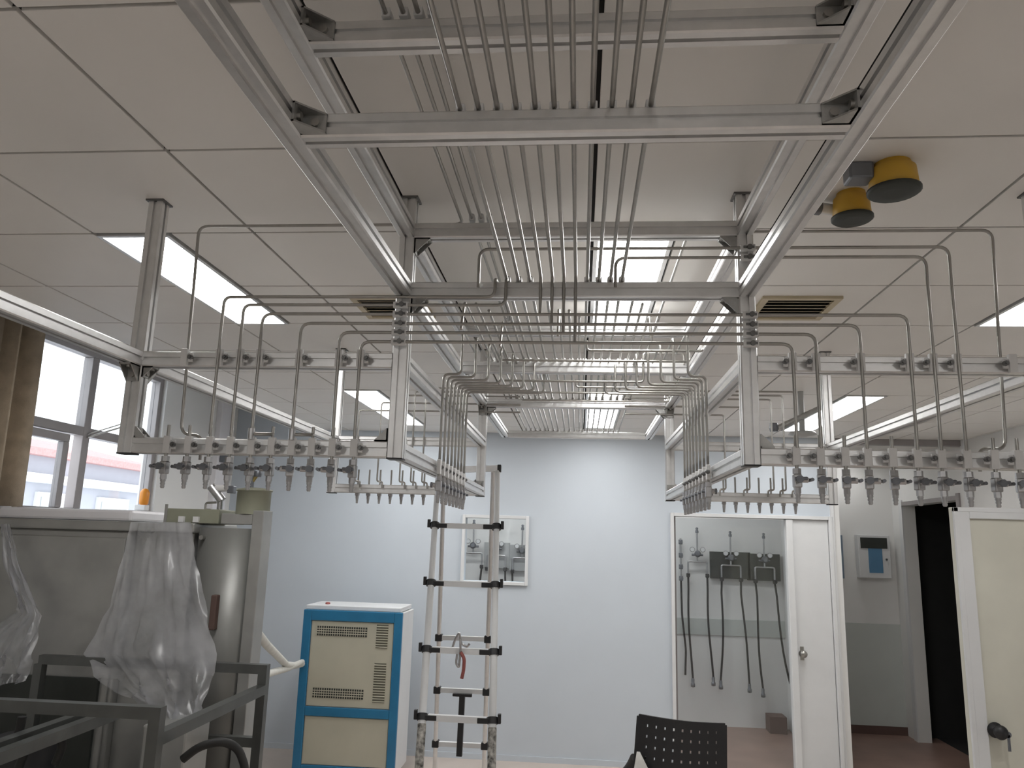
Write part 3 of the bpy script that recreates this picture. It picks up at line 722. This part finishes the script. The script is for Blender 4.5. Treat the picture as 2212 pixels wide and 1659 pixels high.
for a, b, s_ in ((Lt, Lb, 1), (Rt, Rb, -1)):
    p = on_line(a, b, zr[4]+.03); MB().box((p.x+s_*.03-.018,p.y-.018,p.z-.012),(p.x+s_*.03+.018,p.y+.018,p.z+.012), .003).build('red_lock', 'red', lad)
Qr = [(rear(RLt, z)+rear(RRt, z))/2 for z in zq]
# things hung on the ladder
p = on_y(995, 1400, 4.16)
t = thing('carabiner', 'hook with red strap hanging on the third front rung of the ladder', 'hook', p)
MB().tube([p+Vector((-.016,0,-.03)), p+Vector((-.022,0,-.075)), p+Vector((-.005,0,-.10)), p+Vector((.0,0,-.01)), p+Vector((.002,-.025,.02)), p+Vector((0,-.02,.045))], .006, 8, .015).build('hook', 'valve', t)
MB().tube([p+Vector((.0,0,-.02)), p+Vector((.022,0,-.05)), p+Vector((.020,0,-.11)), p+Vector((.012,0,-.15))], .009, 8, .02).build('strap', 'red', t)
p = Qr[0]+Vector((-.02,-.03,0))
t = tag(MB().tube([p+Vector((-.05,0,-.08)), p+Vector((-.03,0,-.01)), p+Vector((0,-.02,.045)), p+Vector((.01,0,-.03)), p+Vector((.05,0,-.045)), p+Vector((.07,0,-.02)), p+Vector((.03,0,-.07)), p+Vector((-.03,0,-.06))], .007, 8, .02).build('wire_hooks', 'valve'), 'tangled grey wire hooks on the upper rear rung of the ladder', 'hook')
p = Qr[1]+Vector((.01,-.035,-.02))
t = thing('support_bar', 'black T-shaped bar hanging from the rear rung of the ladder', 'bar', p)
q = p+Vector((-.005,0,-.36))
MB().beam((p.x,p.y,p.z),(q.x,q.y,q.z), .035, .03, (0,1,0)).build('stem', 'black', t)
MB().box((p.x-.062,p.y-.012,p.z-.008),(p.x+.062,p.y+.012,p.z+.010), .003).build('cross_bar', 'black', t)

# ---------------------------------------------------------------- office chair, back towards the ladder
YC = 3.9
a = [on_y(1377,1541,YC), on_y(1569,1562,YC-.03), on_y(1570,1700,YC-.05), on_y(1366,1690,YC+.01)]
cc = Vector(((a[0].x+a[1].x)/2, YC, 0))
ch = thing('office_chair', 'black office chair with square-perforated backrest and armrest at bottom centre', 'chair', (cc.x,YC,0))
NX, NZ = 19, 17
def bpt(u, v):
    p = a[0]*(1-u)*(1-v)+a[1]*u*(1-v)+a[2]*u*v+a[3]*(1-u)*v
    rr = .05; e = 0
    for (cu_, cv_) in ((0,0),(1,0)):
        pass
    return p+Vector((0, .05*math.sin(math.pi*u)*-1, 0))
mb = MB(); us = []; 
nc = 9; cw = 1/(nc+1)
ul = [0, .02]; 
for i in range(nc): c_ = .12+i*.095; ul += [c_-.009, c_+.009]
ul += [.98, 1]
vl = [0, .03]; nr = 6
for i in range(nr): c_ = .15+i*.155; vl += [c_-.022, c_+.022]
vl += [.995, 1]
W_ = len(ul)
vs = [bpt(u, v) for v in vl for u in ul]
fs = []
for j in range(len(vl)-1):
    for i in range(W_-1):
        if i >= 2 and i % 2 == 0 and i < W_-3 and j >= 2 and j % 2 == 0 and j < len(vl)-3: continue
        if (i in (0, W_-2)) and j == 0: continue
        fs.append((j*W_+i, j*W_+i+1, (j+1)*W_+i+1, (j+1)*W_+i))
mb.add(vs, fs)
bk = mb.build('backrest', 'black', ch); sd = bk.modifiers.new('thickness', 'SOLIDIFY'); sd.thickness = .012; sd.offset = 0
x0, x1 = a[3].x, a[2].x
MB().box((x0+.0,YC+.02,.44),(x1+.02,YC+.48,.50), .02).build('seat', 'black', ch)
for X in (x0+.06, x1-.06): MB().tube([(X,YC+.0,a[2].z+.10),(X,YC-.01,.55),(X,YC+.10,.43)], .013, 8, .05).build('back_support', 'black', ch)
ar = on_y(1352, 1650, YC+.1)
MB().tube([(x0-.01,YC+.12,.46),(x0-.05,YC+.12,.55),(ar.x-.02,YC+.1,ar.z-.06),(ar.x+.02,YC+.06,ar.z+.0),(a[0].x-.012,YC+.02,ar.z+.05)], .022, 10, .06).build('armrest', 'black', ch)
MB().cyl((cc.x,YC+.25,.12),(cc.x,YC+.25,.44), .028, 12).build('gas_lift', 'black', ch)
for k in range(5):
    t_ = k*2*math.pi/5+.3; ex, ey = cc.x+.27*math.cos(t_), YC+.25+.27*math.sin(t_)
    MB().beam((cc.x,YC+.25,.12),(ex,ey,.085), .04, .03).build('base_arm', 'black', ch)
    MB().cyl((ex-.012,ey,.035),(ex+.012,ey,.035), .035, 12).build('castor', 'rubber', ch)
# cloth over the arm
p = on_y(1377, 1622, YC-.045)
cl = MB(); g = []
for i in range(7):
    for j in range(6):
        u, v = i/6-.25, j/5
        g.append(p+Vector((u*.14*(.1+v), -.012-.012*math.sin(i*2.1)*v, -v*.20)))
cl.add(g, [(i*6+j, i*6+j+1, (i+1)*6+j+1, (i+1)*6+j) for i in range(6) for j in range(5)], True)
o = cl.build('cloth', 'cloth'); sd = o.modifiers.new('thickness', 'SOLIDIFY'); sd.thickness = .004
tag(o, 'white cloth hanging on the left of the black chair back', 'cloth')

# ---------------------------------------------------------------- steel machine at the left
YM0 = 3.92
mc = thing('steel_machine', 'large stainless steel machine half covered by plastic film at the lower left', 'machine', (-2.3,YM0,0))
mz = 1.88
MB().box((-3.16,YM0,.12),(-2.34,YM0+.5,mz-.05), .01).build('left_body', 'inox', mc)
MB().box((-3.17,YM0-.02,mz-.05),(-1.99,YM0+.5,mz), .008).build('top_plate', 'inox', mc)
MB().box((-3.14,YM0-.012,.30),(-2.36,YM0,mz-.085), .004).build('front_door', 'inox', mc)
MB().box((-2.34,YM0+.05,.12),(-2.02,YM0+.2,mz-.05), .006).build('middle_body', 'inox', mc)
b = MB(); prof = []
for i in range(15):
    t_ = math.pi*(.02+.96*i/14); prof.append((-1.845-.165*math.cos(t_), YM0+.10-.12*math.sin(t_)))
poly = [Vector((x,y,.5)) for x, y in prof]+[Vector((prof[-1][0],YM0+.16,.5)), Vector((prof[0][0],YM0+.16,.5))]
b.prism(poly, (0,0,mz-.5-.02)); o = b.build('round_door', 'darksteel', mc)
for pl in o.data.polygons: pl.use_smooth = abs(pl.normal.z) < .5 and pl.normal.y < .3
MB().box((-1.70,YM0+.02,.1),(-1.640,YM0+.14,mz+.075), .004).build('side_post', 'inox', mc)
MB().box((-1.87,YM0+.02,mz),(-1.70,YM0+.14,mz+.055), .004).build('top_box', 'inox', mc)
q = on_y(436, 1161, YM0-.02); MB().cyl((q.x,YM0+.03,q.z),(q.x,YM0-.03,q.z), .012, 10).build('latch', 'steel', mc)
q = on_y(461, 1290, YM0-.06); MB().box((q.x-.016,YM0-.055,q.z-.16),(q.x+.016,YM0-.015,q.z+.01), .006).build('door_handle', 'board', mc)
MB().box((-3.03,YM0+.05,.0),(-2.93,YM0+.45,.12)).build('foot', 'rubber', mc); MB().box((-1.72,YM0+.03,.0),(-1.65,YM0+.13,.1)).build('foot', 'rubber', mc)
MB().box((-3.04,YM0-.03,.30),(-2.4,YM0-.012,1.10)).build('lower_dark_plate', 'grille', mc)  # raised flat plate, darkness of a recess put into its colour
# on top of the machine
o = MB().box((-3.12,YM0+.02,mz),(-2.36,YM0+.48,mz+.06), .015).build('foam_board', 'sill'); tag(o, 'thick white board lying on top of the steel machine under the window', 'board')
t = thing('flat_box', 'flat grey-green metal box on top of the steel machine', 'box', (-2.0,YM0+.2,mz))
MB().box((-2.185,YM0+.03,mz),(-1.885,YM0+.35,mz+.075), .004).build('body', 'greygreen', t)
MB().box((-2.185,YM0+.025,mz),(-2.17,YM0+.03,mz+.095)).build('end_plate', 'inox', t)
for X in (-2.10, -2.02): MB().box((X,YM0+.015,mz+.005),(X+.03,YM0+.03,mz+.035)).build('clip', 'clamp', t)
t = thing('actuated_valve', 'grey angled valve assembly standing on the flat grey-green box', 'valve', (-1.93,YM0+.12,mz+.075))
q = Vector((-1.93,YM0+.12,mz+.075))
MB().cyl(q, q+Vector((0,0,.05)), .016, 10).build('stem', 'valve', t)
MB().cyl(q+Vector((.01,0,.05)), q+Vector((-.055,-.01,.125)), .024, 12).build('body', 'valve', t)
MB().cyl(q+Vector((-.045,-.01,.112)), q+Vector((.045,0,.118)), .018, 12).build('actuator', 'clamp', t)
MB().box(q+Vector((.04,-.02,.09)), q+Vector((.075,.02,.13)), .004).build('dark_cap', 'valve_dark', t)
MB().tube([q+Vector((-.05,0,0)), q+Vector((-.08,0,0)), q+Vector((-.08,0,.035)), q+Vector((-.02,0,.04))], .006, 8, .01).build('pipe', 'steel', t)
t = thing('tank', 'short grey drum on top of the machine below the fifth left valve', 'tank', (-1.735,YM0+.10,mz+.055))
MB().lathe([(.088,0),(.088,.12),(.094,.122),(.094,.132),(.05,.140)], (-1.735,YM0+.10,mz+.055), 24).build('drum', 'greygreen', t)
MB().cyl((-1.755,YM0+.10,mz+.19),(-1.755,YM0+.10,mz+.30), .012, 10).build('stem', 'valve_dark', t)
MB().lathe([(.018,0),(.022,.015),(.018,.03)], (-1.725,YM0+.10,mz+.255), 10).build('cap', 'valve_dark', t)
MB().cyl((-1.755,YM0+.10,mz+.225),(-1.727,YM0+.10,mz+.27), .010, 8).build('branch', 'brass', t)
t = thing('warning_lamp', 'small orange lamp on the left wall beside the window', 'lamp', (-3.2,5.30,1.95))
q = on_x(312, 1073, -3.2)
MB().lathe([(.022,-.06),(.032,-.05),(.034,.03),(.02,.055),(.004,.06)], q, 14).build('dome', 'orange', t); MB().box((XW,q.y-.03,q.z-.10),(q.x+.03,q.y+.03,q.z-.06), .004).build('base', 'clamp', t)

q = on_x(479, 992, XW+.05)
t = thing('wall_sensor', 'small dark box on the pale strip beside the left back corner', 'sensor', (XW+.05, q.y, q.z))
MB().box((XW+.05,q.y-.05,q.z-.03),(XW+.11,q.y+.05,q.z+.03), .006).build('body', 'valve_dark', t)
MB().cyl((XW+.11,q.y,q.z),(XW+.125,q.y,q.z), .014, 10).build('lens', 'black', t)
# hanging arm by the far right lamp
q = on_z(1729, 846, ZC)
t = thing('hanging_arm', 'grey jointed arm on a rod hanging from the ceiling left of the far right light', 'arm', (q.x,q.y,ZC))
zj = on_y(1733, 936, q.y).z
MB().cyl((q.x,q.y,ZC),(q.x,q.y,zj), .018, 12).build('rod', 'palegrey', t)
MB().lathe([(.02,.012),(.075,.008),(.085,-.008),(.03,-.02)], (q.x,q.y,zj), 18).build('joint', 'palegrey', t)
MB().cyl(on_y(1672,928,q.y-.02), on_y(1770,882,q.y-.02), .016, 12).build('arm', 'bracket', t)
MB().lathe([(.024,0),(.03,.02),(.024,.05)], on_y(1672,932,q.y-.02), 12).build('end', 'valve_dark', t)

# plastic film hanging over the machine's front
def film(rows, name, label, amp=.012, seed=0):
    rnd = random.Random(seed); nu, nv = 26, 30; vs = []
    ph = [rnd.uniform(0, 6) for _ in range(6)]
    for j in range(nv+1):
        v = j/nv*(len(rows)-1); k_ = min(int(v), len(rows)-2); f = v-k_
        A, B = rows[k_], rows[k_+1]
        l, r = A[0].lerp(B[0], f), A[1].lerp(B[1], f)
        for i in range(nu+1):
            u = i/nu; p_ = l.lerp(r, u); am = amp*(.4+1.8*j/nv)
            d = am*(math.sin(u*19+ph[0]+v*.8)+.7*math.sin(u*41+ph[1]-v*1.4)+.5*math.sin(u*11+v*4+ph[2])+.35*math.sin(u*67+v*9+ph[3]))
            vs.append(p_+Vector((d*.25, -abs(d)*1.2-.006, d*.15)))
    W2 = nu+1
    m_ = MB().add(vs, [(j*W2+i, j*W2+i+1, (j+1)*W2+i+1, (j+1)*W2+i) for j in range(nv) for i in range(nu)], True)
    return tag(m_.build(name, 'film'), label, 'film')
Yf = YM0-.06
film([(on_y(285,1128,Yf), on_y(415,1128,Yf)), (on_y(268,1210,Yf-.02), on_y(424,1200,Yf-.03)), (on_y(240,1310,Yf-.05), on_y(446,1300,Yf-.08)), (on_y(190,1410,Yf-.09), on_y(472,1412,Yf-.16)), (on_y(255,1480,Yf-.16), on_y(462,1480,Yf-.24)), (on_y(330,1530,Yf-.24), on_y(438,1545,Yf-.32)), (on_y(360,1630,Yf-.3), on_y(428,1630,Yf-.36))],
     'plastic_film', 'wrinkled clear plastic film hanging over the right half of the machine front', .016, 3)
film([(on_y(5,1132,Yf), on_y(24,1132,Yf)), (on_y(20,1230,Yf-.02), on_y(48,1225,Yf-.02)), (on_y(48,1320,Yf-.04), on_y(92,1330,Yf-.04)), (on_y(-60,1400,Yf-.08), on_y(80,1415,Yf-.08)), (on_y(-80,1490,Yf-.12), on_y(60,1470,Yf-.12))],
     'plastic_film', 'narrow crumpled strip of clear plastic film at the left picture edge', .014, 9)
# trolley frame of square tube in front
tr = thing('tube_frame', 'grey square-tube trolley frame standing before the steel machine', 'frame', (-1.9,3.2,0))
T = .042
def bar(a_, b_, name='bar'): return MB().beam(a_, b_, T, T).build(name, 'tubegrey', tr)
fy0, fy1, fx0, fx1, fz = 2.80, 3.75, -2.62, -1.49, 1.205
bar((fx0,fy0,fz),(fx1+T/2,fy0,fz)); bar((fx0,fy1,fz),(fx1+T/2,fy1,fz))
bar((fx1,fy0,0),(fx1,fy0,fz-T/2), 'leg'); bar((fx1,fy1,0),(fx1,fy1,fz-T/2), 'leg'); bar((fx0,fy0,0),(fx0,fy0,fz-T/2), 'leg'); bar((fx0,fy1,0),(fx0,fy1,fz-T/2), 'leg')
bar((fx1,fy0+T/2,1.115),(fx1,fy1-T/2,1.115)); bar((-1.925,2.45,1.085),(-1.925,3.30,1.085)); bar((-2.0,2.5,1.09),(-2.0,3.25,1.09))
bar((-1.925,2.47,0),(-1.925,2.47,1.065), 'leg')
bar((-1.85,fy1,.88),(fx1-T/2,fy1,.88)); bar((fx0,fy0+T/2,.3),(fx0,fy1-T/2,.3)); bar((fx1,fy0+T/2,.3),(fx1,fy1-T/2,.3))
MB().box((fx0,fy0+.05,.28),(fx1-.03,fy1-.05,.30)).build('shelf', 'tubegrey', tr)
# dark pump and hoses inside the frame
pm = thing('pump', 'dark pump with round housing on the trolley frame', 'pump', (-1.75,3.4,.3))
MB().box((-2.5,3.0,.30),(-1.62,3.62,.72), .02).build('housing', 'valve_dark', pm)
MB().lathe([(.13,.0),(.15,-.03),(.15,-.10),(.06,-.13)], (-1.74,3.05,.80), 20, 'y').build('drum', 'black', pm)
MB().cyl((-2.25,3.2,.72),(-2.25,3.2,1.0), .12, 18).build('motor', 'black', pm)
MB().box((-1.86,3.38,.72),(-1.66,3.6,1.02), .01).build('control_box', 'inox', pm)
for k, pts in enumerate(([on_y(395,1640,3.0),on_y(430,1612,3.0),on_y(480,1600,3.02),on_y(515,1615,3.05),on_y(530,1659,3.05),on_y(528,1690,3.05)],
                         [on_y(40,1659,2.95),on_y(60,1610,2.95),on_y(110,1575,2.97),on_y(140,1600,3.0),on_y(120,1650,3.0)],
                         [on_y(20,1640,2.9),on_y(40,1590,2.9),on_y(48,1548,2.9)])):
    MB().tube(pts, .016, 10, .06).build('hose', 'rubber', pm)
